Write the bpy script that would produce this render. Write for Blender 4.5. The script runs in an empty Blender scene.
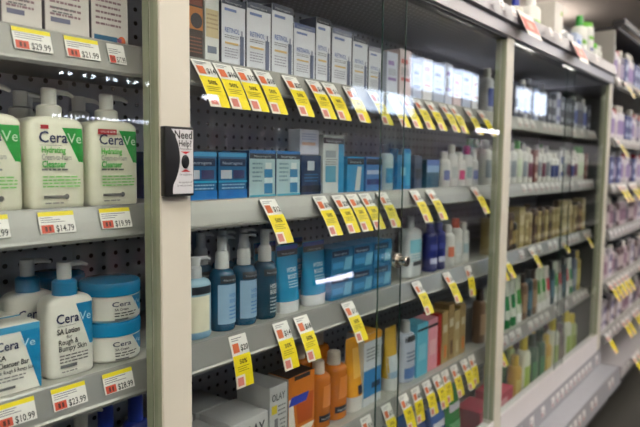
import bpy, bmesh, math, random
from mathutils import Matrix, Vector
random.seed(7)
COL = bpy.context.scene.collection
EYE = 1.10                      # camera height above the floor
D = 0.6745                      # camera distance from the door frames

# ------------------------------------------------------------------ materials
def lin(c):
    c = c / 255.0
    return c / 12.92 if c <= 0.04045 else ((c + 0.055) / 1.055) ** 2.4
def rgb(c): return (lin(c[0]), lin(c[1]), lin(c[2]), 1.0)
MATS = {}
def mat(c, rough=0.45, metal=0.0, trans=0.0, var=0.06, scale=60.0, coat=0.0):
    """plain painted / printed / plastic surface with a little procedural variation"""
    c = tuple(c); key = (c, rough, metal, trans, var, scale, coat)
    if key in MATS: return MATS[key]
    m = bpy.data.materials.new('surface_%d_%d_%d' % c); m.use_nodes = True
    nt = m.node_tree; b = nt.nodes['Principled BSDF']
    tc = nt.nodes.new('ShaderNodeTexCoord'); nz = nt.nodes.new('ShaderNodeTexNoise')
    nz.inputs['Scale'].default_value = scale; nz.inputs['Detail'].default_value = 3
    nt.links.new(tc.outputs['Object'], nz.inputs['Vector'])
    mx = nt.nodes.new('ShaderNodeMix'); mx.data_type = 'RGBA'
    l = rgb(c)
    mx.inputs[6].default_value = tuple(v * (1 - var) for v in l[:3]) + (1,)
    mx.inputs[7].default_value = tuple(min(1, v * (1 + var)) for v in l[:3]) + (1,)
    nt.links.new(nz.outputs['Fac'], mx.inputs[0]); nt.links.new(mx.outputs[2], b.inputs['Base Color'])
    b.inputs['Roughness'].default_value = rough; b.inputs['Metallic'].default_value = metal
    if trans: b.inputs['Transmission Weight'].default_value = trans; b.inputs['IOR'].default_value = 1.3
    if coat: b.inputs['Coat Weight'].default_value = coat
    MATS[key] = m; return m
def dotted(name, base, dot, pitch, r, axes, bump=True, rough=0.5):
    """sheet metal with a square grid of punched holes; axes = the two object axes of the sheet"""
    m = bpy.data.materials.new(name); m.use_nodes = True; nt = m.node_tree; N = nt.nodes; L = nt.links
    b = N['Principled BSDF']; tc = N.new('ShaderNodeTexCoord'); sp = N.new('ShaderNodeSeparateXYZ')
    L.new(tc.outputs['Object'], sp.inputs[0])
    sq = []
    for ax in axes:
        a = N.new('ShaderNodeMath'); a.operation = 'MULTIPLY'; a.inputs[1].default_value = 1 / pitch; L.new(sp.outputs[ax], a.inputs[0])
        f = N.new('ShaderNodeMath'); f.operation = 'FRACT'; L.new(a.outputs[0], f.inputs[0])
        s = N.new('ShaderNodeMath'); s.operation = 'SUBTRACT'; s.inputs[1].default_value = .5; L.new(f.outputs[0], s.inputs[0])
        p = N.new('ShaderNodeMath'); p.operation = 'MULTIPLY'; L.new(s.outputs[0], p.inputs[0]); L.new(s.outputs[0], p.inputs[1]); sq.append(p)
    ad = N.new('ShaderNodeMath'); ad.operation = 'ADD'; L.new(sq[0].outputs[0], ad.inputs[0]); L.new(sq[1].outputs[0], ad.inputs[1])
    lt = N.new('ShaderNodeMath'); lt.operation = 'LESS_THAN'; lt.inputs[1].default_value = (r / pitch) ** 2; L.new(ad.outputs[0], lt.inputs[0])
    mx = N.new('ShaderNodeMix'); mx.data_type = 'RGBA'; mx.inputs[6].default_value = rgb(base); mx.inputs[7].default_value = rgb(dot)
    L.new(lt.outputs[0], mx.inputs[0]); L.new(mx.outputs[2], b.inputs['Base Color']); b.inputs['Roughness'].default_value = rough
    return m
def glass_mat():
    m = bpy.data.materials.new('door_glass'); m.use_nodes = True; nt = m.node_tree; N = nt.nodes; L = nt.links
    N.remove(N['Principled BSDF']); out = N['Material Output']
    tr = N.new('ShaderNodeBsdfTransparent'); tr.inputs[0].default_value = (.955, .975, .965, 1)
    gl = N.new('ShaderNodeBsdfGlossy'); gl.inputs['Roughness'].default_value = .012
    fr = N.new('ShaderNodeFresnel'); fr.inputs[0].default_value = 1.62
    gm = N.new('ShaderNodeNewGeometry'); iv = N.new('ShaderNodeMath'); iv.operation = 'SUBTRACT'; iv.inputs[0].default_value = 1; L.new(gm.outputs['Backfacing'], iv.inputs[1])
    fm = N.new('ShaderNodeMath'); fm.operation = 'MULTIPLY'; L.new(fr.outputs[0], fm.inputs[0]); L.new(iv.outputs[0], fm.inputs[1])
    mx = N.new('ShaderNodeMixShader'); L.new(fm.outputs[0], mx.inputs[0]); L.new(tr.outputs[0], mx.inputs[1]); L.new(gl.outputs[0], mx.inputs[2])
    L.new(mx.outputs[0], out.inputs[0]); return m
def edge_mat():
    return mat((40, 70, 62), .15)
def emit(c, s):
    m = bpy.data.materials.new('lamp_diffuser'); m.use_nodes = True; b = m.node_tree.nodes['Principled BSDF']
    b.inputs['Base Color'].default_value = rgb(c); b.inputs['Emission Color'].default_value = rgb(c); b.inputs['Emission Strength'].default_value = s
    return m

# ------------------------------------------------------------------ mesh builder
TXT = {}
def text_geo(s, bold):
    k = (s, bold)
    if k not in TXT:
        cu = bpy.data.curves.new('t', 'FONT'); cu.body = s; cu.size = 1; cu.resolution_u = 2; cu.offset = bold
        o = bpy.data.objects.new('t', cu); COL.objects.link(o)
        me = bpy.data.meshes.new_from_object(o.evaluated_get(bpy.context.evaluated_depsgraph_get()))
        vs = [(v.co.x, v.co.y) for v in me.vertices]; fs = [tuple(p.vertices) for p in me.polygons]
        bpy.data.objects.remove(o); bpy.data.curves.remove(cu); bpy.data.meshes.remove(me)
        w = max([v[0] for v in vs] + [.1])
        TXT[k] = (vs, fs, w)
    return TXT[k]
class MB:
    def __init__(s): s.v = []; s.f = []; s.m = []; s.mats = []
    def mi(s, m):
        if m not in s.mats: s.mats.append(m)
        return s.mats.index(m)
    def add(s, vs, fs, m):
        o = len(s.v); s.v += [tuple(v) for v in vs]; i = s.mi(m)
        for f in fs: s.f.append(tuple(a + o for a in f)); s.m.append(i)
        return s
    def box(s, x0, x1, y0, y1, z0, z1, m, r=0.0, seg=1):
        if r <= 0:
            vs = [(x, y, z) for z in (z0, z1) for y in (y0, y1) for x in (x0, x1)]
            return s.add(vs, [(0, 2, 3, 1), (4, 5, 7, 6), (0, 1, 5, 4), (2, 6, 7, 3), (0, 4, 6, 2), (1, 3, 7, 5)], m)
        bm = bmesh.new(); bmesh.ops.create_cube(bm, size=1)
        for v in bm.verts: v.co = Vector(((x0 + x1) / 2 + v.co.x * (x1 - x0), (y0 + y1) / 2 + v.co.y * (y1 - y0), (z0 + z1) / 2 + v.co.z * (z1 - z0)))
        bmesh.ops.bevel(bm, geom=bm.edges[:], offset=r, segments=seg, profile=.5, affect='EDGES')
        bm.verts.index_update(); s.add([v.co[:] for v in bm.verts], [[v.index for v in f.verts] for f in bm.faces], m); bm.free(); return s
    def loft(s, prof, m, n=2.0, seg=28, cx=0, cy=0, caps=(True, True)):
        """stack of superellipse rings: prof = [(z, half width, half depth)]"""
        vs = []; fs = []
        for z, w, d in prof:
            for k in range(seg):
                a = 2 * math.pi * k / seg; c, q = math.cos(a), math.sin(a)
                vs.append((cx + w * math.copysign(abs(c) ** (2 / n), c), cy + d * math.copysign(abs(q) ** (2 / n), q), z))
        for i in range(len(prof) - 1):
            for k in range(seg):
                k2 = (k + 1) % seg; fs.append((i * seg + k, i * seg + k2, (i + 1) * seg + k2, (i + 1) * seg + k))
        if caps[0]: fs.append(tuple(range(seg))[::-1])
        if caps[1]: fs.append(tuple((len(prof) - 1) * seg + k for k in range(seg)))
        return s.add(vs, fs, m)
    def prism(s, pts, x0, x1, m):
        """(y,z) outline extruded along x"""
        n = len(pts); vs = [(x0, y, z) for y, z in pts] + [(x1, y, z) for y, z in pts]
        fs = [(i, (i + 1) % n, n + (i + 1) % n, n + i) for i in range(n)] + [tuple(range(n))[::-1], tuple(range(n, 2 * n))]
        return s.add(vs, fs, m)
    def tube(s, pts, r, m, seg=10):
        vs = []; fs = []; P = [Vector(p) for p in pts]
        rr = r if isinstance(r, (list, tuple)) else [r] * len(P)
        for i, p in enumerate(P):
            t = (P[min(i + 1, len(P) - 1)] - P[max(i - 1, 0)]).normalized()
            u = t.cross(Vector((0, 0, 1)) if abs(t.z) < .9 else Vector((1, 0, 0))).normalized(); w = t.cross(u)
            for k in range(seg):
                a = 2 * math.pi * k / seg; vs.append(p + (u * math.cos(a) + w * math.sin(a)) * rr[i])
        for i in range(len(P) - 1):
            for k in range(seg):
                k2 = (k + 1) % seg; fs.append((i * seg + k, i * seg + k2, (i + 1) * seg + k2, (i + 1) * seg + k))
        fs += [tuple(range(seg))[::-1], tuple((len(P) - 1) * seg + k for k in range(seg))]
        return s.add(vs, fs, m)
    def build(s, name, parent=None, smooth=True, hard=35):
        me = bpy.data.meshes.new(name); me.from_pydata(s.v, [], s.f)
        for m in s.mats: me.materials.append(m)
        me.polygons.foreach_set('material_index', s.m)
        bm = bmesh.new(); bm.from_mesh(me)
        if name not in ('printing', 'label', 'lettering', 'face_sheet'): bmesh.ops.recalc_face_normals(bm, faces=bm.faces)
        bm.to_mesh(me); bm.free()
        if smooth:
            me.polygons.foreach_set('use_smooth', [True] * len(me.polygons)); me.set_sharp_from_angle(angle=math.radians(hard))
        o = bpy.data.objects.new(name, me); COL.objects.link(o)
        if parent: o.parent = parent
        return o

class Print:
    """ink on the front of something whose front is y = -depth(z) shaped like the superellipse of the body"""
    def __init__(s, W, Dp, n, H): s.b = MB(); s.W = W; s.D = Dp; s.n = n; s.H = H
    def pt(s, x, z, e):
        W, Dd = s.W(z), s.D(z)
        if s.n is None: return (x, -Dd - e, z)
        t = min(.9999, abs(x) / W); return (x, -Dd * (1 - t ** s.n) ** (1 / s.n) - e, z)
    def trap(s, a0, a1, b0, b1, z0, z1, m, e=.0004):
        """a = x range at z0, b = x range at z1, as fractions of the half width; z as fractions of the height"""
        nx = 1 if s.n is None else 8; nz = 3 if s.n is not None else 1
        z0 *= s.H; z1 *= s.H; vs = []; fs = []
        for j in range(nz + 1):
            t = j / nz; z = z0 + (z1 - z0) * t; W = s.W(z); l = (a0 + (b0 - a0) * t) * W; r = (a1 + (b1 - a1) * t) * W
            for i in range(nx + 1): vs.append(s.pt(l + (r - l) * i / nx, z, e))
        for j in range(nz):
            for i in range(nx):
                q = j * (nx + 1) + i; fs.append((q, q + 1, q + nx + 2, q + nx + 1))
        s.b.add(vs, fs, m)
    def text(s, st, x, z, size, m, e=.0009, bold=0.0, fit=None, sx=1.0):
        vs, fs, w = text_geo(st, bold); W = s.W(z * s.H); k = size * s.H
        if fit: sx = fit * 2 * W / (w * k)
        s.b.add([s.pt(x * W + vx * k * sx, z * s.H + vy * k, e) for vx, vy in vs], fs, m)
    def disc(s, x, z, r, m, e=.0008, sz=1.0):
        W = s.W(z * s.H); c = [s.pt(x * W, z * s.H, e)]
        for k in range(14):
            a = 2 * math.pi * k / 14; c.append(s.pt(x * W + r * math.cos(a), z * s.H + r * sz * math.sin(a), e))
        s.b.add(c, [(0, 1 + k, 1 + (k + 1) % 14) for k in range(14)], m)
    def run(s, spec):
        for i, q in enumerate(spec):
            k = q[0]; e = .0004 + .00012 * i
            if k == 'b': s.trap(q[1], q[2], q[1], q[2], q[3], q[4], mat(q[5], .5), e)
            elif k == 'p': s.trap(q[1], q[2], q[3], q[4], q[5], q[6], mat(q[7], .5), e)
            elif k == 't': s.text(q[1], q[2], q[3], q[4], mat(q[5], .5), e + .0003, *(q[7:]))
            elif k == 'd': s.disc(q[1], q[2], q[3], mat(q[4], .5), e)
            elif k == 'l':      # unreadable fine print: rows of short dashes
                for r in range(q[4]):
                    z = q[3] - r * q[5]; x = q[1]; rnd = random.Random(r * 7 + int(q[3] * 100))
                    while x < q[2] - .08:
                        w = min(rnd.uniform(.08, .26), q[2] - x); s.trap(x, x + w, x, x + w, z, z + q[5] * .38, mat(q[6], .5), e); x += w + .04
    def build(s, parent, name='printing'):
        if s.b.f: return s.b.build(name, parent, smooth=s.n is not None)

# ------------------------------------------------------------------ products (front faces -y, base centre at the origin)
def empty(name):
    o = bpy.data.objects.new(name, None); COL.objects.link(o); o.empty_display_size = .02; return o
def interp(prof, k):
    def f(z):
        if z <= prof[0][0]: return prof[0][k]
        for a, b in zip(prof, prof[1:]):
            if z <= b[0]: return a[k] + (b[k] - a[k]) * ((z - a[0]) / max(1e-9, b[0] - a[0]))
        return prof[-1][k]
    return f
def carton(w, d, h, c, spec=(), side=None, top=None, name='carton'):
    b = MB(); b.box(-w / 2, w / 2, -d / 2, d / 2, 0, h, mat(c, .42), .0006)
    o = b.build(name, smooth=False)
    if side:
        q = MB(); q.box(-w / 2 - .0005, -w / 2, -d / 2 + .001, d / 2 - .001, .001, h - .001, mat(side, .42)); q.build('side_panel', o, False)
    if top:
        q = MB(); q.box(-w / 2 + .001, w / 2 - .001, -d / 2 + .001, d / 2 - .001, h, h + .0005, mat(top, .42)); q.build('top_flap', o, False)
    p = Print(lambda z: w / 2, lambda z: d / 2, None, h); p.run(spec); p.build(o); return o
def spout(b, z, m, L=.036, k=1.0, rot=0.0):
    """actuator with a drooping spout"""
    c, s_ = math.cos(rot), math.sin(rot)
    b.loft([(z, .0085 * k, .0085 * k), (z + .002 * k, .0105 * k, .0105 * k), (z + .010 * k, .011 * k, .011 * k), (z + .0125 * k, .009 * k, .009 * k)], m, seg=16)
    b.tube([(x * c, x * s_, zz) for x, zz in ((.0, z + .008 * k), (L * .55, z + .0085 * k), (L * .85, z + .007 * k), (L, z + .003 * k))], [.006 * k, .0048 * k, .004 * k, .0032 * k], m, 8)
def pump_bottle(w, d, h, total, c, spec=(), n=4.0, collar=(238, 238, 232), pump=(238, 238, 232), rough=.3, trans=0.0, sh=.12, cr=.015, ch=.02, rot=0.0, k=1.0, band=None, name='pump_bottle'):
    r = empty(name); W = w / 2; Dp = d / 2; hs = h * (1 - sh)
    prof = [(0, W * .93, Dp * .9), (.003, W * .99, Dp * .98), (.008, W, Dp), (hs, W, Dp)]
    for t in (.25, .5, .7, .85, .95, 1):
        a = t * math.pi / 2; f = math.cos(a); ff = .0 + f
        prof.append((hs + (h - hs) * math.sin(a), max(cr * .95, cr + (W - cr) * ff), max(cr * .9, cr * .95 + (Dp - cr) * ff) if Dp > cr else Dp * (.8 + .2 * ff)))
    MB().loft(prof, mat(c, rough, trans=trans), n, 36).build('body', r)
    b = MB(); m = mat(collar, .35)
    b.loft([(h - .001, cr, cr), (h + ch * .85, cr * .97, cr * .97), (h + ch, cr * .75, cr * .75)], m, 2, 24); b.build('collar', r)
    b = MB(); m = mat(pump, .35); q = .0098 * k; z0 = h + ch
    b.loft([(z0 + .0005, q * .96, q * .96), (total - .003, q, q), (total - .0008, q * .95, q * .95), (total, q * .8, q * .8)], m, 2, 20)
    c_, s_ = math.cos(rot), math.sin(rot)
    b.tube([(x * c_, x * s_, zz) for x, zz in ((0, total - .0045 * k), (.016 * k, total - .0042 * k), (.026 * k, total - .005 * k), (.034 * k, total - .0085 * k))], [.0044 * k, .0038 * k, .0032 * k, .0024 * k], m, 10); b.build('pump_head', r)
    p = Print(interp(prof, 1), interp(prof, 2), n, h); p.run(spec); p.build(r, 'label'); return r
def bottle(w, d, h, c, spec=(), n=2.0, cap=(240, 240, 236), cr=.6, chh=.2, sh=.12, rough=.28, trans=0.0, name='bottle'):
    """h is the whole height with the cap; chh the cap's share, cr the cap radius as share of the body"""
    r = empty(name); W = w / 2; Dp = d / 2; hb = h * (1 - chh); hs = hb * (1 - sh)
    prof = [(0, W * .92, Dp * .92), (.003, W, Dp), (hs, W, Dp)]
    q = min(W, Dp) * cr
    for t in (.3, .6, .8, 1):
        a = t * math.pi / 2; prof.append((hs + (hb - hs) * math.sin(a), q + (W - q) * math.cos(a), q + (Dp - q) * math.cos(a)))
    MB().loft(prof, mat(c, rough, trans=trans), n, 28).build('body', r)
    MB().loft([(hb - .001, q, q), (h - .003, q * .97, q * .97), (h, q * .85, q * .85)], mat(cap, .35), 2, 20).build('cap', r)
    p = Print(interp(prof, 1), interp(prof, 2), n, hb); p.run(spec); p.build(r, 'label'); return r
def tube(w, d, h, c, spec=(), cap=(240, 240, 238), chh=.2, rough=.25, name='squeeze_tube'):
    """stands on its cap, crimped flat at the top"""
    r = empty(name); W = w / 2; Dp = d / 2; z0 = h * chh
    MB().loft([(0, W * .86, Dp * .95), (z0, W * .9, Dp)], mat(cap, .35), 2.4, 24).build('cap', r)
    prof = [(z0, W * .92, Dp)] + [(z0 + (h - .008 - z0) * t, W * (.92 + .08 * t), Dp * (1 - t) + .0012 * t) for t in (.2, .4, .6, .8, 1)] + [(h, W, .0012)]
    MB().loft(prof, mat(c, rough), 2.4, 28).build('body', r)
    p = Print(interp(prof, 1), interp(prof, 2), 2.4, h); p.run(spec); p.build(r, 'label'); return r
def jar(w, h, c, lid, spec=(), name='cream_jar'):
    r = empty(name); W = w / 2; hb = h * .66
    prof = [(0, W * .9, W * .9), (.004, W * .97, W * .97), (hb, W * .97, W * .97)]
    MB().loft(prof, mat(c, .3), 2, 40).build('body', r)
    MB().loft([(hb + .0003, W, W), (h - .004, W, W), (h - .001, W * .97, W * .97), (h, W * .9, W * .9)], mat(lid, .22), 2, 40).build('lid', r)
    p = Print(interp(prof, 1), interp(prof, 2), 2, hb); p.run(spec); p.build(r, 'label'); return r
def pouch(w, d, h, c, spec=(), name='wipes_pouch'):
    b = MB(); W = w / 2; Dp = d / 2
    prof = [(0, W * .9, Dp * .75), (h * .08, W, Dp), (h * .5, W, Dp * 1.0), (h * .85, W * .98, Dp * .8), (h * .96, W * .96, Dp * .35), (h, W * .95, .002)]
    o = b.loft(prof, mat(c, .25), 4, 28).build(name)
    p = Print(interp(prof, 1), interp(prof, 2), 4, h); p.run(spec); p.build(o); return o

# ------------------------------------------------------------------ placing and describing
CACHE = {}; ITEMS = []
def copy_tree(o, parent=None):
    c = o.copy(); COL.objects.link(c); c.parent = parent
    for ch in list(o.children): copy_tree(ch, c)
    return c
def freeze(v):
    if isinstance(v, (list, tuple)): return tuple(freeze(a) for a in v)
    if isinstance(v, dict): return tuple(sorted((k, freeze(a)) for k, a in v.items()))
    return v
def make(fn, *a, **k):
    key = (fn.__name__, freeze(a), freeze(k))
    if key in CACHE: return copy_tree(CACHE[key])
    CACHE[key] = fn(*a, **k); return CACHE[key]
def put(o, x, y, z, where, desc, cat, group=None, rz=0.0, row='', rx=0.0):
    o.location = (x, y, z + .0004); o.rotation_euler = (rx, 0, rz)
    ITEMS.append((o, where, desc, cat, group, x, row)); return o
ORD = ['first', 'second', 'third', 'fourth', 'fifth', 'sixth', 'seventh', 'eighth', 'ninth', 'tenth', 'eleventh', 'twelfth', 'thirteenth', 'fourteenth', 'fifteenth',
       'sixteenth', 'seventeenth', 'eighteenth', 'nineteenth', 'twentieth'] + ['%dth' % i for i in range(21, 60)]
def describe():
    by = {}
    for it in ITEMS: by.setdefault((it[1], it[2], it[6]), []).append(it)
    for (where, desc, row), L in by.items():
        L.sort(key=lambda t: t[5])
        for i, it in enumerate(L):
            o = it[0]; r = (' ' + row) if row else ''
            if len(L) == 1: o['label'] = desc + r + ', ' + where
            elif i == len(L) - 1 and len(L) > 2: o['label'] = desc + r + ', rightmost, ' + where
            else: o['label'] = desc + r + ', ' + ORD[i] + ' from left, ' + where
            o['category'] = it[3]
            if it[4]: o['group'] = it[4]
def where(sh, bay): return {0: 'top', 1: 'second', 2: 'third', 3: 'fourth', 4: 'bottom', 5: 'lowest'}[sh] + ' shelf of ' + bay
LC, MC, RC, OS = 'left case', 'middle case', 'right case', 'far open shelving'

# ------------------------------------------------------------------ fixtures
S = [EYE + .158, EYE - .064, EYE - .294, EYE - .572, EYE - .915]      # shelf surfaces
LIP = .065
M_SHELF = mat((168, 168, 163), .36, .25, scale=20); M_RAIL = mat((146, 146, 144), .28, .35, scale=20)
M_FRAME = mat((208, 204, 190), .42, scale=15, var=.03); M_SIDE = mat((150, 155, 132), .4, scale=12)
M_DARK = mat((52, 54, 56), .5); M_ALU = mat((176, 173, 177), .3, .3, var=.03, scale=12); M_WHITE = mat((222, 218, 220), .35, var=.03, scale=12); M_LEDGE = mat((122, 119, 126), .35, .3, scale=12); M_DECK = mat((150, 150, 158), .35, .2, scale=12)
PEG = dotted('pegboard', (176, 180, 192), (14, 14, 16), .0254, .0042, (0, 2))
PERF = dotted('perforated_sheet', (176, 176, 176), (240, 240, 244), .018, .0038, (0, 1))
GLASS = glass_mat()

def shelf_unit(x0, x1, z, parent, lip=LIP, back=.322, hgt=.036):
    b = MB(); b.box(x0 + .001, x1 - .001, lip + .002, back, z - .022, z, M_SHELF, .001)
    b.prism([(lip + .002, z - .022), (lip + .03, z - .034), (lip + .03, z - .022)], x0 + .001, x1 - .001, M_SHELF)
    s = b.build('shelf', parent, False)
    q = MB()
    q.prism([(lip + .002, z + .002), (lip + .0005, z + .003), (lip - .0015, z + .001), (lip - .014, z - hgt), (lip - .016, z - hgt - .003), (lip - .015, z - hgt - .007), (lip - .010, z - hgt - .008), (lip - .004, z - hgt - .002), (lip + .002, z - .022)], x0 + .001, x1 - .001, M_RAIL)
    q.build('price_channel', s, False)
    return s
def tagprop(o, label, cat, group=None, kind=None):
    if kind: o['kind'] = kind
    if label: o['label'] = label
    if cat: o['category'] = cat
    if group: o['group'] = group
    return o
BAYS = [(-.659, .561), (.561, 1.781), (1.781, 3.003)]
TOPZ = EYE + .37
case_desc = ['glass-fronted locking display case of cleansers and creams, cut off by left frame edge',
             'glass-fronted locking display case with blue and orange bottles beside the call button',
             'glass-fronted locking display case beyond the second post, beneath white bottles']
for i, (x0, x1) in enumerate(BAYS):
    c = empty('display_case'); tagprop(c, case_desc[i], 'display case', 'locking glass display cases')
    c.location = (0, 0, 0)
    if i == 0: MB().box(x0, x0 + .02, .0, .036, EYE - .86, TOPZ, M_FRAME, .001).build('post', c, False)
    b = MB(); b.box(x1 - .052, x1, 0, .036, EYE - .86, TOPZ, M_FRAME, .0015)
    p = b.build('post', c, False)
    b = MB(); b.box(x1 - .0535, x1 - .0522, .003, .0185, EYE - .778, TOPZ, M_SIDE); b.box(x1 - .0535, x1 - .0522, .0215, .0355, EYE - .778, TOPZ, M_SIDE); b.build('door_channel', p, False)
    b = MB(); b.box(x0 + .0003, x1 - .0003, -.004, .034, TOPZ + .0003, EYE + .405, M_ALU, .002); b.build('top_rail', c, False)
    b = MB(); b.box(x0 + .0003, x1 - .0535, .002, .034, TOPZ - .006, TOPZ, M_DARK); b.build('door_track', c, False)
    xr = x1 - .0545
    b = MB(); b.box(x0 + .0003, xr, .003, .036, EYE - .86, EYE - .79, M_WHITE, .0008); b.box(x0 + .0003, xr, -.001, .003, EYE - .86, EYE - .778, M_WHITE, .0008); b.build('bottom_rail', c, False)
    MB().box(x0 + .0003, x1 - .0003, .323, .335, .03, EYE + .405, PEG).build('pegboard_back', c, False)
    MB().box(x0 + .0003, x1 - .0003, .037, .3225, EYE + .372, EYE + .384, PERF).build('top_panel', c, False)
    b = MB(); b.box(x0 + .0003, x1 - .0003, -.002, .3225, EYE + .4055, EYE + .41, M_ALU)
    b.prism([(-.002, EYE + .4055), (-.016, EYE + .408), (-.006, EYE + .452), (-.002, EYE + .454)], x0 + .0003, x1 - .0003, M_LEDGE); b.build('top_ledge', c, False)
    for z in S[:4]: shelf_unit(x0, x1, z, c)
    b = MB(); b.box(x0 + .0005, x1 - .0005, .037, .322, S[4] - .02, S[4], M_SHELF); b.build('base_shelf', c, False)
    b = MB(); b.prism([(.036, EYE - .862), (-.004, EYE - .862), (-.012, EYE - .925), (.036, EYE - .925)], x0 + .0005, x1 - .0005, M_DECK); b.build('lower_price_channel', c, False)
    b = MB(); b.box(x0 + .001, x1 - .001, -.085, .036, EYE - .945, EYE - .9255, mat((158, 160, 168), .35, .2), .001)
    b.prism([(-.0855, EYE - .925), (-.098, EYE - 1.0), (-.092, EYE - 1.01), (-.0855, EYE - .96)], x0 + .001, x1 - .001, M_DECK); b.build('base_deck', c, False)
    MB().box(x0 + .001, x1 - .001, -.05, .322, 0, EYE - .946, mat((60, 58, 56), .6)).build('kick_plate', c, False)
    if i == 2: MB().box(x1 - .0032, x1 - .0006, .0372, .3225, EYE - .914, EYE + .371, mat((58, 66, 66), .45)).build('side_liner', c, False)
    # sliding glass doors: two thin panes on separate tracks
    z0, z1 = EYE - .777, TOPZ - .0005
    if i == 0: xs = [(x0 + .021, -.05, 0), (-.13, xr, 1)]
    elif i == 1: xs = [(x0 + .0005, 1.158, 0), (1.074, xr, 1)]
    else: xs = [(x0 + .0005, 2.425, 0), (2.345, xr, 1)]
    for a, b_, k in xs:
        y = .0038 + (.005 if k else 0)
        z0 = EYE - .789; z1 = TOPZ - .0065
        g = MB().box(a, b_, y, y + .003, z0, z1, GLASS).build('glass_door', c, False)
        e = MB(); xe = b_ if not k else a
        s_ = 1 if not k else -1
        e.box(min(xe, xe + s_ * .0015), max(xe, xe + s_ * .0015), y, y + .003, z0, z1, edge_mat()); e.build('polished_edge', g, False)
    for nm, aa in (('door_lock', 0),):
        if i == 1: 
            k = MB(); ch = mat((205, 200, 190), .12, 1.0)
            def ring(y, r): return [(1.134 + r * math.cos(t * math.pi / 12), y, EYE - .211 + r * math.sin(t * math.pi / 12)) for t in range(24)]
            pr = [(.0036, .015), (.003, .0165), (-.004, .0165), (-.006, .015), (-.006, .0095), (-.018, .0095), (-.0195, .011), (-.026, .011), (-.0275, .0095), (-.0275, .0001)]
            vs = []; fs = []
            for y, r in pr: vs += ring(y, r)
            for a in range(len(pr) - 1):
                for t in range(24): fs.append((a * 24 + t, a * 24 + (t + 1) % 24, (a + 1) * 24 + (t + 1) % 24, (a + 1) * 24 + t))
            k.add(vs, fs, ch); L = k.build('lock', c)
            q = MB(); q.box(1.1328, 1.1352, -.0281, -.0276, EYE - .217, EYE - .205, mat((20, 20, 20), .4)); q.build('keyhole', L, False)

# call button box on the first post
def call_box():
    r = empty('call_button_box'); r.location = (.5310, 0, EYE); r.scale = (.86, .5, 1)
    b = MB(); b.box(-.0265, .0305, -.022, -.0002, -.048, .047, mat((16, 16, 17), .35), .002, 2); b.build('housing', r)
    p = Print(lambda z: .0285, lambda z: .0222, None, 1.0)
    wm = (205, 205, 208); rd = (190, 40, 45); bk = (25, 25, 28)
    vs = [(.030 - .001, -.0226, -.0445), (.029, -.0226, .0435)]
    m = MB(); N = 14; L = []
    for i in range(N + 1):
        t = i / N; z = .0435 - .088 * t; x = -.0145 + .0165 * math.sin(math.pi * min(1, t * 1.12)) ** .8 if t < .88 else -.0145 + .002
        L.append((x, -.0225, z))
    vs = L + [(.0285, -.0225, .0435 - .088 * i / N) for i in range(N + 1)]
    m.add(vs, [(i, i + N + 1, i + N + 2, i + 1) for i in range(N)], mat(wm, .4)); fs = m.build('face_sheet', r, False)
    def tx(st, x, z, sz, c, bold=.012, wd=None):
        v, f, w = text_geo(st, bold); sx = (wd / (w * sz)) if wd else 1
        q.add([(x + a * sz * sx, -.0230, z + bb * sz) for a, bb in v], f, mat(c, .5))
    q = MB()
    tx('Need', -.0095, .031, .0155, (50, 45, 45), .02, .036); tx('Help?', -.001, .0205, .012, (50, 45, 45), .02, .026)
    tx('Press button', .001, .0155, .0042, bk, 0, .024); tx('for assistance', .001, -.0195, .004, bk, 0, .024)
    tx('An associate will', -.001, -.030, .0038, bk, 0, .027); tx('be with you shortly', -.004, -.0345, .0038, bk, 0, .03)
    q.add([(.003, -.0230, .0135), (.023, -.0230, .0135), (.013, -.0230, .0098)], [(0, 1, 2)], mat(rd, .5))
    q.add([(.003, -.0230, -.0145), (.023, -.0230, -.0145), (.013, -.0230, -.0108)], [(0, 1, 2)], mat(rd, .5))
    q.build('lettering', r, False)
    b = MB(); n = 20; vs = []; fs = []
    pr = [(-.0222, 1.0), (-.026, 1.0), (-.0285, .8), (-.029, .1)]
    for y, k in pr: vs += [(.012 + .0072 * k * math.cos(2 * math.pi * t / n), y, -.0005 + .0095 * k * math.sin(2 * math.pi * t / n)) for t in range(n)]
    for a in range(3):
        for t in range(n): fs.append((a * n + t, a * n + (t + 1) % n, (a + 1) * n + (t + 1) % n, (a + 1) * n + t))
    fs.append(tuple(3 * n + t for t in range(n))); b.add(vs, fs, mat((14, 14, 15), .3)); b.build('button', r)
    tagprop(r, 'black call button box marked Need Help with a round button, on the first post', 'call button')
call_box()

# ------------------------------------------------------------------ price tags
def tag_short(price, w=.047, h=.028, yellow=True, red=(205, 84, 62)):
    b = MB(); b.box(0, w, -.0006, 0, -h, 0, mat((228, 226, 224), .35)); o = b.build('price_tag', smooth=False)
    q = MB()
    def R(x0, x1, z0, z1, c, e): q.add([(x0 * w, -e, -z0 * h), (x1 * w, -e, -z0 * h), (x1 * w, -e, -z1 * h), (x0 * w, -e, -z1 * h)], [(0, 3, 2, 1)], mat(c, .45))
    if yellow: R(0, 1, 0, .2, (232, 214, 30), .0008)
    rr = random.Random(price)
    for r in range(3): R(.05, .05 + rr.uniform(.3, .8), .26 + r * .1, .29 + r * .1, (90, 90, 110), .0008)
    R(.04, .38, .60, .97, red, .0008); R(.13, .2, .68, .9, (90, 40, 35), .001); R(.24, .3, .68, .9, (90, 40, 35), .001)
    v, f, tw = text_geo('$' + price, .015); k = .42 * h; sx = .52 * w / (tw * k)
    q.add([(.43 * w + a * k * sx, -.0009, -.93 * h + bb * k) for a, bb in v], f, mat((30, 32, 40), .5))
    q.build('printing', o, False); return o
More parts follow.
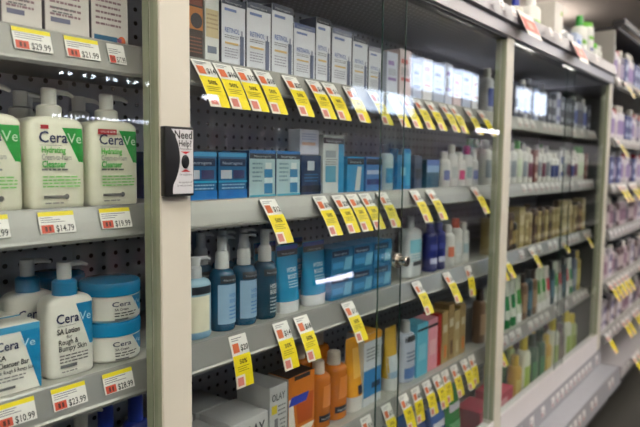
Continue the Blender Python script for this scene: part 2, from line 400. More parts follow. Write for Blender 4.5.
def tag_long(price, h=.088, w=.040, pct='50%', small=False):
    n = 5; b = MB(); vs = []; bend = .006
    for i in range(n + 1):
        t = i / n; y = -bend * math.sin(math.pi * t) * .5
        vs += [(0, y, -h * t), (w, y, -h * t)]
    vs2 = [(x, y + .0005, z) for x, y, z in vs]; fs = []
    for i in range(n): fs += [(2 * i, 2 * i + 2, 2 * i + 3, 2 * i + 1)]
    o_ = len(vs)
    fs += [tuple(a + o_ for a in f[::-1]) for f in fs]
    for i in range(n): fs += [(2 * i, o_ + 2 * i, o_ + 2 * i + 2, 2 * i + 2), (2 * i + 1, 2 * i + 3, o_ + 2 * i + 3, o_ + 2 * i + 1)]
    fs += [(0, 1, o_ + 1, o_), (2 * n, o_ + 2 * n, o_ + 2 * n + 1, 2 * n + 1)]
    b.add(vs + vs2, fs, mat((232, 230, 228), .35)); o = b.build('rebate_tag', smooth=False)
    def Y(z): return -bend * math.sin(math.pi * min(1, max(0, z))) * .5
    q = MB()
    def R(x0, x1, z0, z1, c, e):
        k = max(1, int((z1 - z0) * 8)); pv = []
        for i in range(k + 1):
            z = z0 + (z1 - z0) * i / k; pv += [(x0 * w, Y(z) - e, -z * h), (x1 * w, Y(z) - e, -z * h)]
        q.add(pv, [(2 * i, 2 * i + 2, 2 * i + 3, 2 * i + 1) for i in range(k)], mat(c, .4))
    R(0, 1, .38, 1, (236, 214, 20), .0006)
    R(.0, .52, .76, 1.0, (236, 226, 215), .0009)
    R(.09, .44, .15, .33, (214, 106, 62), .0008); R(.08, .42, .80, .96, (205, 120, 110), .0012)
    R(.1, .7, .05, .065, (130, 130, 140), .0008); R(.1, .5, .09, .105, (130, 130, 140), .0008)
    for z, a in ((.60, .85), (.64, .7), (.68, .8)): R(.15, a, z, z + .012, (120, 112, 20), .0009)
    def T(st, x, z, s_, c, wd):
        v, f, tw = text_geo(st, .02); k = s_ * h; sx = wd * w / (tw * k)
        q.add([(x * w + a * k * sx, Y(z) - .0012, -z * h + bb * k) for a, bb in v], f, mat(c, .5))
    T('$' + price, .5, .31, .16, (35, 35, 40), .44); T(pct, .3, .55, .12, (60, 55, 25), .45)
    q.build('printing', o, False); return o
def put_tag(o, x, z, tilt, wh, desc, grp):
    o.location = (x, LIP - .0042, z - .0015); o.rotation_euler = (-math.radians(tilt), 0, 0)
    ITEMS.append((o, wh, desc, 'price tag', grp, x, ''))
def shorts(sh, bay, L, tilt=18):
    for x, pr in L: put_tag(make(tag_short, pr), x, S[sh], tilt, where(sh, bay), 'white price tag with yellow strip reading ' + pr, 'shelf-edge price tags')
def longs(sh, bay, L, tilt, **k):
    for i, x in enumerate(L):
        pr = ['14', '12', '20', '16', '18'][(i * 3 + sh) % 5]
        t = tilt[i % len(tilt)] if isinstance(tilt, (list, tuple)) else tilt
        put_tag(make(tag_long, pr, **k), x, S[sh], min(t, 32),  where(sh, bay), 'long white and yellow rebate tag', 'hanging rebate tags')
shorts(0, LC, [(.278, '24.99'), (.343, '29.99'), (.408, '21.99')]); put_tag(make(tag_short, '17.99', .026, .028, False, (200, 70, 50)), .468, S[0], 18, where(0, LC), 'small white tag with large red square', 'shelf-edge price tags')
shorts(1, LC, [(.285, '18.99'), (.368, '14.79'), (.452, '19.99')])
shorts(2, LC, [(.310, '10.99'), (.379, '23.99'), (.452, '28.99')])
shorts(3, LC, [(.30, '12.99'), (.42, '15.99')])
longs(0, MC, [0.611, 0.655, 0.699, 0.747, 0.819, 0.886, 0.935, 1.004, 1.092, 1.169, 1.225, 1.286, 1.351, 1.426, 1.478, 1.576, 1.664], [33, 33, 33, 31, 34, 32])
longs(1, MC, [0.763, 0.911, 0.972, 1.02, 1.068, 1.139, 1.286, 1.367, 1.638], [34, 33, 32, 33, 34, 30])
longs(2, MC, [0.689, 0.798, 0.857, 1.011, 1.307, 1.475, 1.614], [14, 22, 26, 30, 31, 30])
longs(3, MC, [1.09, 1.177, 1.255, 1.318, 1.376, 1.432, 1.484, 1.539, 1.605, 1.66], [14, 20, 22])
# ------------------------------------------------------------------ goods
NAVY = (30, 42, 88); GRN = (0, 158, 52); BLU = (14, 136, 192); CREAM = (226, 225, 206); WH = (234, 233, 226); BK = (28, 30, 36); GREY = (120, 122, 125)
TEAL = (14, 78, 112); SKY = (40, 140, 200)
def setp(o, x0, x1, y, z, wh, desc, cat, group=None, row='', rz=0.0, d=0.0):
    k = 1.0
    if 'case' in wh and MC in wh or LC in wh:
        c = o.name.split('.')[0] == 'carton' or d == 0
        if wh.startswith(('third', 'fourth')): k = (1.012 if LC in wh else .987) if c else 1.004
        else: k = 1.012 if c else 1.012 + .26 * d / (D + y)
    return put(o, (x0 + x1) / 2 * k, y + d / 2, z, wh, desc, cat, group, rz, row)
# -- left case, second shelf: green labelled cleansers
clean = [('p', .96, 1.0, .12, 1.0, .36, .885, GRN), ('b', -.62, -.35, .862, .905, (190, 40, 50)), ('t', 'Cera', -.70, .72, .17, NAVY, .0009, .012, .50), ('t', 'Ve', .30, .72, .155, (205, 238, 205), .0009, .0, .26),
         ('b', -.66, .1, .688, .692, GREY), ('t', 'Hydrating', -.62, .61, .095, (70, 190, 60), .0009, .02, .42), ('t', 'Cream-to-Foam', -.62, .535, .085, GREY, .0009, 0, .52), ('t', 'Cleanser', -.62, .455, .10, (40, 175, 60), .0009, .025, .42),
         ('l', -.62, .35, .42, 1, .05, GREY), ('l', -.6, .75, .345, 4, .035, (120, 205, 100)), ('b', -.58, .18, .12, .15, (110, 112, 108)), ('d', .22, .135, .0035, (110, 112, 108)), ('l', -.55, .1, .06, 1, .04, (150, 150, 145))]
clean2 = [q for q in clean if q[0] != 'b' or q[3] != .862] + [('b', -.74, .0, .835, .895, (196, 40, 46)), ('t', 'VALUE SIZE', -.66, .852, .035, (240, 220, 215), .0009, .01, .3)]
kw = dict(n=5.5, sh=.085, cr=.016, ch=.016, collar=(232, 232, 222), pump=(236, 236, 230))
for x0, x1, rowy, r in ((.276, .353, .075, ''), (.357, .434, .075, ''), (.438, .516, .075, ''), (.27, .347, .14, 'in back'), (.352, .429, .14, 'in back'), (.435, .512, .14, 'in back'), (.30, .377, .205, 'at rear'), (.39, .467, .205, 'at rear')):
    sp = clean2 if x0 == .438 else clean
    setp(make(pump_bottle, .0765, .046, .119, .157, CREAM, sp, **kw), x0, x1, rowy, S[1], where(1, LC), 'cream green-labelled pump bottle' if sp is clean else 'cream pump bottle with red value-size strip', 'cleanser bottle', 'green-labelled cleansers', r, d=.046)
# -- left case, third shelf
lot = [('p', .72, 1.0, .12, 1.0, .36, .90, BLU), ('t', 'Cera', -.72, .68, .17, NAVY, .0009, .012, .48), ('t', 'Ve', .26, .68, .155, (190, 226, 242), .0009, .0, .26), ('b', -.66, .1, .645, .65, GREY),
       ('t', 'SA Lotion', -.70, .55, .095, BK, .0009, .02, .48), ('t', 'for', -.32, .49, .06, BK, .0009, .01), ('t', 'Rough &', -.66, .415, .095, BK, .0009, .012, .42), ('t', 'Bumpy Skin', -.66, .335, .095, BK, .0009, .012, .60),
       ('l', -.62, .6, .27, 3, .04, (80, 80, 85)), ('b', -.6, .1, .125, .165, (105, 108, 112)), ('l', -.55, .1, .07, 1, .04, (130, 130, 130))]
kl = dict(n=4.5, sh=.1, cr=.0165, ch=.021, collar=BLU, pump=(226, 228, 228))
setp(make(pump_bottle, .067, .042, .110, .155, WH, lot, **kl), .391, .458, .085, S[2], where(2, LC), 'white lotion pump bottle with blue collar, in front', 'lotion bottle', 'blue-collared lotion bottles', '', d=.042)
setp(make(pump_bottle, .067, .042, .110, .155, WH, lot, **kl), .368, .435, .142, S[2], where(2, LC), 'white lotion pump bottle with blue collar, behind another', 'lotion bottle', 'blue-collared lotion bottles', '', d=.042)
jl = [('p', .82, .95, .22, .95, .02, .95, BLU), ('t', 'Cera', -.50, .62, .26, NAVY, .0009, .012, .33), ('t', 'Ve', .26, .62, .25, (205, 232, 245), .0009, .0, .2), ('t', 'SA Cream', -.42, .46, .13, BK, .0009, .02, .24), ('l', -.42, .4, .34, 2, .1, BK), ('b', -.42, .05, .10, .16, (110, 112, 115))]
for y, lo, up, zz in ((.078, 'lower jar of the front stack', 'upper jar of the front stack', 0), (.180, 'lower jar of the back stack', 'upper jar of the back stack', 0)):
    for k, t in ((0, lo), (1, up)):
        setp(make(jar, .088, .0585, WH, BLU, jl), .459 - (y > .1) * .03, .552 - (y > .1) * .03, y, S[2] + k * .0590, where(2, LC), 'blue-lidded white jar, ' + t, 'cream jar', 'stacked cream jars', '', d=.093)
soap = [('p', .94, 1.0, .24, 1.0, 0, .93, BLU), ('b', -1, 1, .90, 1.0, (70, 160, 205)), ('t', 'Cera', -.66, .66, .19, NAVY, .0006, .012, .42), ('t', 'Ve', .26, .66, .17, (190, 226, 242), .0006, .0, .27), ('t', 'SA', -.62, .52, .11, BK, .0006, .02),
        ('t', 'Cleanser Bar', -.62, .41, .11, BK, .0006, .02, .58), ('t', 'for Rough & Bumpy Skin', -.62, .32, .08, BK, .0006, .01, .66), ('l', -.6, .4, .25, 2, .05, GREY), ('b', -.6, .0, .08, .12, (110, 112, 115))]
for i, (a, y, k) in enumerate(((.307, .082, 0), (.307, .135, 0))):
    setp(make(carton, .067, .045, .086, WH, soap, top=(228, 228, 222)), a, a + .067, y, S[2], where(2, LC), 'white and blue cleanser bar carton' + (', in front' if not i else ', behind another'), 'soap carton', 'cleanser bar cartons', '', d=.045)
# -- left case, top shelf: pale cartons cut by the top of the frame
c1 = [('l', -.8, .6, .42, 7, .045, (150, 120, 130)), ('b', -.78, .1, .10, .135, (120, 122, 150)), ('l', -.7, .3, .2, 2, .03, GREY), ('t', 'Daily Cream', -.8, .75, .09, NAVY, .0006, .01, .8)]
c2 = c1[:1] + [('b', -.9, .35, .03, .07, (50, 110, 150)), ('d', .62, .05, .006, (228, 108, 60)), ('b', .35, .6, .035, .065, (150, 90, 130)), ('t', 'Night Serum', -.8, .75, .09, (110, 50, 90), .0006, .01, .8)]
for x0, w, sp, t in ((.286, .047, c1, 'pale cream carton with grey foot bar'), (.338, .049, c1, 'pale cream carton with grey foot bar'), (.3905, .0605, c1, 'pale cream carton with grey foot bar'), (.454, .056, c2, 'pale carton with orange dot on a blue bar')):
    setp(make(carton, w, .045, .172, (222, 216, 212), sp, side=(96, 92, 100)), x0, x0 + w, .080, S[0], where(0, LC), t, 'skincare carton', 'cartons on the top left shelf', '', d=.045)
# -- left case, fourth shelf: only pump heads show
for x, c, t, cl in ((.372, (196, 200, 202), 'tall pale lotion bottle with grey pump', (205, 206, 204)), (.448, (214, 216, 214), 'tall white lotion bottle with white pump', (226, 226, 222)), (.275, (196, 200, 202), 'tall pale lotion bottle with grey pump', (205, 206, 204))):
    put(make(pump_bottle, .07, .045, .165, .212, c, (('b', -.7, .7, .2, .7, (90, 120, 170)),), n=3.5, collar=cl, pump=cl, cr=.014), x, .11, S[3], where(3, LC), t, 'lotion bottle', 'tall pump bottles on the fourth shelf')
for x in (.50, .553): put(make(bottle, .048, .04, .20, (24, 44, 140), (('b', -.8, .8, .3, .6, (230, 230, 235)),), cap=(30, 60, 170), name='shampoo_bottle'), x, .13, S[3], where(3, LC), 'dark blue shampoo bottle', 'shampoo bottle', 'blue shampoo bottles')
# -- middle case, top shelf
def mcart(w, h, head, body=(222, 224, 234), ink=(110, 130, 185), acc=(214, 180, 120)):
    return carton(w, .045, h, body, (('b', -1, 1, .90, 1.0, head), ('t', 'Neutrogena', -.75, .925, .04, (190, 192, 200), .0006, .0, .7), ('b', -.8, .2, .81, .85, ink), ('t', 'RETINOL', -.8, .50, .10, ink, .0006, .02, .62),
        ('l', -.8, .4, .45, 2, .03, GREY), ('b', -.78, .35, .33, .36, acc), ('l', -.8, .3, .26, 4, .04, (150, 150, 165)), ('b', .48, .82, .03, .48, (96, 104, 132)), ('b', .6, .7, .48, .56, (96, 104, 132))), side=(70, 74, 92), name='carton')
topc = [(.623, .031, .138, (48, 40, 42), (60, 48, 46)), (.658, .030, .1381, (222, 222, 220), None), (.694, .054, .112, (58, 66, 88), None), (.752, .060, .117, (66, 74, 96), None), (.815, .058, .127, (52, 58, 78), None), (.876, .063, .104, (92, 104, 148), None), (.943, .046, .128, (44, 48, 66), None),
        (.995, .068, .116, (120, 124, 150), None), (1.068, .056, .112, (60, 66, 88), None), (1.130, .05, .10, (150, 150, 170), None)]
for x0, w, h, hd, bd in topc:
    if bd: o = make(carton, w, .045, h, bd, (('b', -.9, .95, .35, .6, (190, 120, 60)), ('d', .1, .45, .012, (40, 36, 44)), ('l', -.8, .8, .25, 5, .04, (150, 100, 80)), ('b', -.9, .95, .62, .7, (120, 60, 50)))); t = 'dark carton with orange pattern'
    elif h == .1381: o = make(carton, w, .045, h, (220, 222, 222), (('b', -.9, .9, .30, .62, (206, 190, 150)), ('b', -.7, .6, .12, .2, (120, 130, 150)), ('l', -.8, .8, .55, 4, .05, (170, 150, 120)))); t = 'narrow white carton with tan panel'
    else: o = make(mcart, w, h, hd); t = 'tall white serum carton with slate header'
    setp(o, x0 / 1.012, (x0 + w) / 1.012, .080, S[0], where(0, MC), t, 'skincare carton', 'serum cartons on the top shelf', '', d=.045)
pal = [((214, 218, 240), (150, 120, 190)), ((230, 210, 216), (214, 110, 110)), ((206, 216, 246), (90, 120, 190)), ((232, 232, 240), (200, 130, 90)), ((196, 206, 230), (70, 90, 150))]
x = 1.19; i = 0
while x < 1.70:
    w = (.048, .055, .042)[i % 3]; bc, ac = pal[i % 5]; h = (.10, .115, .09, .11)[i % 4]
    setp(make(carton, w, .045, h, bc, (('b', -.8, .3, .7, .8, ac), ('b', -.8, .7, .35, .42, ac), ('l', -.8, .7, .6, 4, .04, GREY))), x, x + w, .08, S[0], where(0, MC), 'small %s carton' % ('lilac', 'pink', 'pale blue', 'white', 'blue grey')[i % 5], 'skincare carton', 'small cartons on the top shelf', '', d=.045)
    x += w + .009; i += 1
# -- middle case, second shelf: blue cartons
def hydro(w, h, name='carton'):
    return carton(w, .05, h, (176, 206, 214), (('b', -1, 1, .93, 1.0, (30, 110, 180)), ('b', -1, 1, .82, .93, (24, 40, 60)), ('t', 'Neutrogena', -.7, .85, .07, (210, 220, 225), .0006, 0, .66), ('l', -.8, -.05, .7, 5, .09, (120, 150, 165)),
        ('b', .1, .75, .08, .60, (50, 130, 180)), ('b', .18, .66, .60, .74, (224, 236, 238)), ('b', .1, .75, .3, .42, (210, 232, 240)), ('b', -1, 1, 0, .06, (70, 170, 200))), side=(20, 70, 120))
def wipes(w, h):
    return carton(w, .06, h, (18, 106, 160), (('b', -1, 1, .90, .98, (60, 160, 215)), ('b', -.9, .9, .70, .86, (14, 40, 80)), ('t', 'Neutrogena', -.75, .74, .09, (205, 215, 230), .0006, 0, .7), ('b', -.85, -.1, .44, .62, (200, 208, 220)), ('b', .0, .8, .44, .62, (60, 60, 110)),
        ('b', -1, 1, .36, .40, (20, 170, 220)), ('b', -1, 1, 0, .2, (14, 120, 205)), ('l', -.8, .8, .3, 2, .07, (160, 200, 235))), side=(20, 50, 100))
def tallb(w, h, hd=(26, 34, 52), acc=(40, 150, 205)):
    return carton(w, .045, h, (206, 214, 216), (('b', -1, 1, .86, .96, hd), ('t', 'Neutrogena', -.75, .885, .055, (200, 210, 220), .0006, 0, .72), ('b', .45, 1, 0, .86, acc), ('b', -.8, .2, .62, .74, (150, 160, 170)), ('b', -.8, .2, .2, .48, (90, 160, 190)), ('l', -.8, .3, .58, 3, .04, GREY)), top=(50, 60, 80))
for a, b_, fn, h, t in ((.607, .674, wipes, .080, 'blue carton with dark header band'), (.677, .743, wipes, .080, 'blue carton with dark header band'), (.749, .816, hydro, .085, 'pale blue carton with dark header'), (.819, .886, hydro, .085, 'pale blue carton with dark header'),
                       (.957, 1.028, tallb, .120, 'tall white and blue carton')):
    w = round(b_ - a, 4); d_ = .06 if fn is wipes else .05 if fn is hydro else .045
    setp(make(fn, w, h), a, b_, .080, S[1], where(1, MC), t, 'skincare carton', 'blue cartons on the second shelf', '', d=d_)
setp(make(wipes, .0665, .079), .607, .674, .150, S[1], where(1, MC), 'blue carton', 'skincare carton', 'blue cartons on the second shelf', 'in back', d=.06)
setp(make(hydro, .067, .084), .749, .816, .150, S[1], where(1, MC), 'pale blue carton', 'skincare carton', 'blue cartons on the second shelf', 'in back', d=.05)
setp(make(carton, .062, .05, .078, (24, 52, 92), (('b', -.4, .3, .62, .86, (205, 215, 225)), ('l', -.7, .7, .5, 3, .08, (60, 120, 170)), ('b', -1, 1, .08, .24, (20, 26, 40)))), .889, .951, .080, S[1], where(1, MC), 'dark navy carton supporting a small lilac card', 'skincare carton', None, '', d=.05)
setp(make(carton, .060, .03, .050, (206, 208, 226), (('b', -.8, .6, .38, .5, (222, 180, 160)), ('l', -.8, .7, .8, 3, .1, (150, 160, 200)))), .890, .950, .085, S[1] + .0788, where(1, MC), 'small lilac card box lying on the navy carton', 'card box', None, '', d=.03)
setp(make(carton, .064, .05, .078, (40, 140, 196), (('b', -1, 1, .78, .95, (24, 32, 48)), ('t', 'Neutrogena', -.7, .82, .08, (210, 220, 225), .0006, 0, .66), ('p', -.1, .5, .2, .7, .05, .72, (206, 214, 214)))), 1.040, 1.104, .08, S[1], where(1, MC), 'sky blue carton with white slash', 'skincare carton', None, '', d=.05)
setp(make(carton, .066, .05, .078, (60, 120, 186), (('b', -1, 1, .78, .95, (24, 32, 48)), ('b', -.9, .9, .5, .62, (190, 205, 230)), ('b', -.9, .9, .2, .36, (24, 50, 110)))), 1.112, 1.178, .08, S[1], where(1, MC), 'mid blue carton with pale stripe', 'skincare carton', None, '', d=.05)
setp(make(bottle, .04, .035, .11, (190, 210, 220), (('b', -.8, .8, .2, .6, (60, 150, 200)),), cap=(30, 40, 60)), 1.186, 1.226, .08, S[1], where(1, MC), 'clear bottle with dark cap', 'bottle', None, '', d=.035)
setp(make(carton, .065, .05, .100, (20, 128, 190), (('b', -1, -.3, .85, 1, (20, 40, 60)), ('b', .1, .9, .1, .9, (60, 168, 214)), ('b', -.5, .2, .35, .55, (150, 210, 235)))), 1.245, 1.310, .08, S[1], where(1, MC), 'tall cyan carton', 'skincare carton', None, '', d=.05)
setp(make(carton, .040, .05, .085, (70, 84, 110), (('b', -.8, .8, .3, .6, (40, 48, 66)),)), 1.328, 1.368, .08, S[1], where(1, MC), 'slate grey carton', 'skincare carton', None, '', d=.05)
setp(make(carton, .07, .05, .075, (36, 84, 110), (('b', -1, 1, .55, .8, (150, 185, 225)), ('b', -1, 1, .8, 1, (90, 120, 190)))), 1.392, 1.462, .08, S[1], where(1, MC), 'teal carton with pale blue band', 'skincare carton', None, '', d=.05)
# -- middle case, third shelf: pump bottles, tubes, blue pouches
def npump(lab=(150, 185, 215), ink=(60, 130, 195)):
    return pump_bottle(.047, .047, .108, .165, TEAL, (('b', -.97, .97, .78, .90, (18, 22, 30)), ('t', 'Neutrogena', -.6, .815, .055, (190, 200, 205), .0009, 0, .6), ('b', -.88, .88, .12, .76, lab), ('t', 'HYDRO', -.2, .55, .09, ink, .0009, .02, .45), ('t', 'BOOST', -.2, .46, .09, ink, .0009, .02, .45), ('l', -.2, .7, .38, 4, .06, ink)),
        n=2.0, collar=(226, 230, 232), pump=(228, 231, 234), sh=.16, cr=.0125, ch=.030, rough=.16, k=.9)
def npumpd():
    return pump_bottle(.045, .045, .108, .168, (8, 62, 84), (('b', -.97, .97, .76, .88, (14, 18, 24)), ('t', 'Neutrogena', -.6, .80, .05, (190, 200, 205), .0009, 0, .6), ('t', 'HYDRO', -.35, .54, .11, (205, 215, 220), .0009, .02, .5), ('t', 'BOOST', -.35, .44, .11, (205, 215, 220), .0009, .02, .5), ('l', -.35, .7, .36, 5, .06, (170, 190, 200))),
        n=2.0, collar=(230, 233, 235), pump=(230, 233, 235), sh=.16, cr=.0125, ch=.030, rough=.16, k=.9)
setp(make(npump), .690, .737, .082, S[2], where(2, MC), 'teal pump bottle with pale label', 'pump bottle', 'teal pump bottles', '', d=.047)
setp(make(npump), .743, .790, .082, S[2], where(2, MC), 'teal pump bottle with pale label', 'pump bottle', 'teal pump bottles', '', d=.047)
setp(make(npumpd), .798, .843, .082, S[2], where(2, MC), 'dark teal pump bottle with white lettering', 'pump bottle', 'teal pump bottles', '', d=.045)
for x in (.66, .72, .775, .83): put(make(npump), x, .165, S[2], where(2, MC), 'teal pump bottle', 'pump bottle', 'teal pump bottles', 0, 'in back')
setp(make(pump_bottle, .055, .045, .100, .135, (150, 185, 205), (('b', -.9, .9, .75, .88, (22, 30, 40)), ('b', -.85, .5, .12, .72, (232, 228, 205)), ('b', -.85, .85, .0, .1, (120, 160, 190))), n=2.4, collar=(215, 222, 228), pump=(222, 228, 232), cr=.012, rough=.15), .624, .679, .082, S[2], where(2, MC), 'clear blue bottle with cream label', 'bottle', None, '', d=.045)
def ntube(w, h):
    return tube(w, .038, h, (16, 136, 184), (('b', -.97, .97, .84, .93, (22, 26, 36)), ('t', 'Neutrogena', -.6, .862, .045, (190, 200, 205), .0009, 0, .6), ('b', -.98, .98, .93, .99, (30, 60, 150)), ('t', 'HYDRO', -.3, .60, .09, (205, 228, 238), .0009, .02, .45), ('t', 'BOOST', -.3, .50, .09, (205, 228, 238), .0009, .02, .45), ('l', -.3, .7, .45, 3, .04, (180, 215, 230))), cap=(224, 228, 232), chh=.17)
for a, w in ((.851, .064), (.930, .072)):
    setp(make(ntube, w, .132), a, a + w, .085, S[2], where(2, MC), 'blue squeeze tube standing on white cap', 'squeeze tube', 'blue squeeze tubes', '', d=.038)
for a, w in ((.851, .064), (.930, .072)):
    setp(make(ntube, w, .132), a, a + w, .145, S[2], where(2, MC), 'blue squeeze tube', 'squeeze tube', 'blue squeeze tubes', 'in back', d=.038)
def npouch(w, h):
    return carton(w, .06, h, (16, 116, 170), (('b', -.95, .6, .66, .9, (18, 44, 88)), ('t', 'Neutrogena', -.8, .72, .14, (205, 215, 225), .0006, 0, .6), ('p', .1, .8, .3, 1.0, .1, .6, (120, 190, 225)), ('b', -.9, .1, .2, .45, (60, 150, 210))), top=(40, 130, 190))
for k in (0, 1):
    for a in (1.022, 1.105, 1.188):
        setp(make(npouch, .078, .055), a, a + .078, .085, S[2] + k * .0562, where(2, MC), 'blue face wipes pack, %s layer' % ('lower', 'upper')[k], 'wipes pack', 'stacked blue wipes packs', '', d=.06)
setp(make(bottle, .075, .045, .158, (216, 222, 226), (('b', -.8, .8, .50, .78, (130, 196, 215)), ('l', -.7, .7, .44, 3, .05, (90, 170, 200)), ('b', -.5, .7, .24, .33, (40, 44, 52))), n=3, cap=(205, 212, 216), cr=.5, chh=.2), 1.335, 1.41, .085, S[2], where(2, MC), 'white bottle with turquoise print, beside the lock', 'lotion bottle', None, '', d=.045)
for a in (1.455, 1.505): setp(make(bottle, .046, .04, .130, (34, 44, 120), (('b', -.8, .8, .2, .35, (190, 195, 220)), ('b', -.8, .8, .55, .7, (70, 80, 160))), cap=(50, 60, 130), chh=.18), a, a + .046, .085, S[2], where(2, MC), 'navy blue bottle', 'bottle', 'navy bottles', '', d=.04)
for i, a in enumerate((1.562, 1.612, 1.662)):
    setp(make(bottle, .044, .04, .12 + .015 * (i % 2), (206, 208, 206), (('b', -.8, .8, .3, .6, ((214, 120, 90), (190, 196, 200), (150, 170, 180))[i % 3]),), cap=((230, 230, 228), (214, 84, 60))[i == 1], chh=.2), a, a + .044, .085, S[2], where(2, MC), 'pale grey bottle' if i != 1 else 'pale grey bottle with red cap', 'bottle', 'pale bottles near the second post', '', d=.04)
for i, a in enumerate((1.49, 1.538, 1.586, 1.634, 1.68)):
    setp(make(bottle, .042, .036, .10 + .02 * (i % 2), (222, 222, 222), (('b', -.8, .8, .25, .6, ((120, 130, 190), (190, 196, 200), (200, 60, 120), (150, 170, 180))[i % 4]),), cap=((232, 232, 228), (200, 40, 120))[i == 3], chh=.22), a, a + .042, .085, S[1], where(1, MC), 'white bottle' if i != 3 else 'white bottle with magenta cap', 'bottle', 'white bottles near the second post', '', d=.036)
# -- middle case, fourth shelf
olay = (('t', 'OLAY', -.45, .52, .30, (60, 62, 70), .0006, .01, .55), ('l', -.4, .5, .40, 3, .09, GREY))
def olayb(w, d, h): return carton(w, d, h, (206, 207, 208), (('t', 'OLAY', -.6, .62, .34, (60, 62, 70), 0.0006, .02, .7), ('l', -.5, .4, .4, 3, .1, GREY), ('b', .5, .8, .1, .3, (150, 152, 160))), top=(190, 191, 194))
setp(make(olayb, .088, .09, .092), .638, .726, .085, S[3], where(3, MC), 'wide white carton with grey top', 'skincare carton', 'white cartons on the fourth shelf', '', d=.09)
setp(make(olayb, .092, .09, .102), .732, .824, .085, S[3], where(3, MC), 'wide white carton with grey top', 'skincare carton', 'white cartons on the fourth shelf', '', d=.09)
for a in (.638, .732): setp(make(olayb, .086, .09, .098), a, a + .086, .185, S[3], where(3, MC), 'wide white carton', 'skincare carton', 'white cartons on the fourth shelf', 'in back', d=.09)
setp(make(carton, .050, .09, .142, (200, 202, 204), (('t', 'OLAY', -.8, .80, .14, (60, 62, 70), .0006, .01, .75), ('b', -.8, -.2, .62, .74, (226, 206, 60)), ('l', -.1, .8, .7, 3, .06, GREY), ('b', -.5, -.1, .25, .55, (120, 122, 130)), ('d', .1, .12, .008, (90, 92, 100)), ('l', .1, .8, .5, 5, .06, GREY)), top=(176, 178, 182)), .830, .880, .085, S[3], where(3, MC), 'tall white carton with small yellow square', 'skincare carton', None, '', d=.09)
setp(make(carton, .082, .055, .146, (214, 122, 34), (('p', -.6, .4, -.95, 1.0, .02, .25, (236, 226, 214)), ('p', -1, -.4, -1, -.7, .1, .7, (228, 220, 210)), ('p', -.3, .8, -.5, .9, .3, .7, (190, 84, 24)), ('p', -1, .35, -.8, .55, .60, .72, (50, 70, 180)), ('b', -.2, .95, .02, .14, (28, 26, 30)), ('t', 'Neutrogena', -.1, .05, .06, (225, 225, 225), .0006, 0, .46), ('b', -.6, .6, .94, 1, (40, 30, 30))), side=(200, 200, 200), top=(50, 40, 36)), .885, .967, .085, S[3], where(3, MC), 'orange and white carton with blue ribbon', 'cleanser carton', None, '', d=.055)
def amber(w, h): return bottle(w, w * .95, h, (224, 128, 36), (('b', -.75, .85, .14, .26, (26, 26, 30)), ('t', 'Neutrogena', -.6, .175, .055, (220, 220, 220), .0009, 0, .6), ('p', -.5, .6, -.4, .8, .4, .8, (222, 132, 40))), n=2.4, cap=(226, 214, 200), cr=.55, chh=.19, sh=.1, trans=.25, rough=.18)
for a, w, h in ((.974, .052, .145), (1.031, .059, .150)):
    setp(make(amber, w, h), a, a + w, .088, S[3], where(3, MC), 'amber cleanser bottle with pale cap', 'cleanser bottle', 'amber cleanser bottles', '', d=w)
for a, w, h in ((.99, .047, .165), (1.055, .056, .185)):
    setp(make(amber, w, h), a, a + w, .155, S[3], where(3, MC), 'amber cleanser bottle', 'cleanser bottle', 'amber cleanser bottles', 'in back', d=w)
setp(make(tube, .060, .04, .170, (236, 164, 40), (('b', -.1, .9, .22, .34, (30, 34, 60)), ('p', -.5, .5, -.3, .8, .45, .85, (246, 190, 80))), cap=(226, 222, 218), chh=.2), 1.092, 1.152, .088, S[3], where(3, MC), 'orange yellow squeeze tube with white cap down', 'squeeze tube', None, '', d=.04)
setp(make(carton, .075, .05, .172, (205, 212, 220), (('b', -1, 1, .9, 1, (226, 160, 40)), ('b', -1, 1, .12, .5, (50, 130, 190)), ('b', -.1, .9, .22, .30, (24, 40, 80)), ('l', -.7, .7, .78, 4, .05, GREY)), top=(220, 160, 60)), 1.158, 1.233, .088, S[3], where(3, MC), 'white and blue carton with orange top', 'cleanser carton', None, '', d=.05)
setp(make(tube, .055, .04, .160, (222, 178, 60), (('b', -.95, .95, .2, .55, (206, 214, 226)), ('b', -.9, .9, .2, .3, (150, 180, 210))), cap=(225, 225, 225)), 1.258, 1.313, .088, S[3], where(3, MC), 'yellow and white squeeze tube', 'squeeze tube', None, '', d=.04)
setp(make(bottle, .07, .045, .160, (190, 200, 218), (('b', -.98, .98, .84, .99, (26, 28, 36)), ('b', -.98, .98, .0, .3, (90, 130, 190)), ('l', -.6, .6, .6, 3, .08, (70, 80, 110))), n=2.2, cap=(190, 195, 200), cr=.55, chh=.2), 1.33, 1.40, .088, S[3], where(3, MC), 'white and blue bottle with dark shoulder', 'toner bottle', None, '', d=.045)
setp(make(carton, .06, .05, .145, (96, 182, 210), (('b', -1, 1, .86, .9, (30, 40, 50)), ('b', -.7, .6, .3, .6, (130, 200, 222)))), 1.415, 1.475, .088, S[3], where(3, MC), 'light cyan carton', 'skincare carton', None, '', d=.05)
setp(make(carton, .055, .05, .145, (226, 150, 164), (('b', -1, 1, .84, .9, (60, 40, 50)), ('b', -.7, .6, .3, .6, (236, 180, 188)))), 1.478, 1.533, .088, S[3], where(3, MC), 'pink carton', 'skincare carton', None, '', d=.05)
setp(make(carton, .02, .05, .150, (190, 40, 34)), 1.536, 1.556, .088, S[3], where(3, MC), 'narrow red carton', 'skincare carton', None, '', d=.05)
x = 1.562; i = 0
while x < 1.70:
    setp(make(carton, .036, .05, (.15, .165, .14)[i % 3], ((168, 142, 92), (150, 124, 80), (176, 156, 110))[i % 3], (('b', -.7, .7, .6, .75, (206, 196, 170)), ('b', -.3, .5, .1, .35, ((214, 120, 50), (90, 60, 40), (206, 190, 150))[i % 3]))), x, x + .036, .088, S[3], where(3, MC), 'tan carton', 'skincare carton', 'tan cartons by the second post', '', d=.05)
    x += .04; i += 1
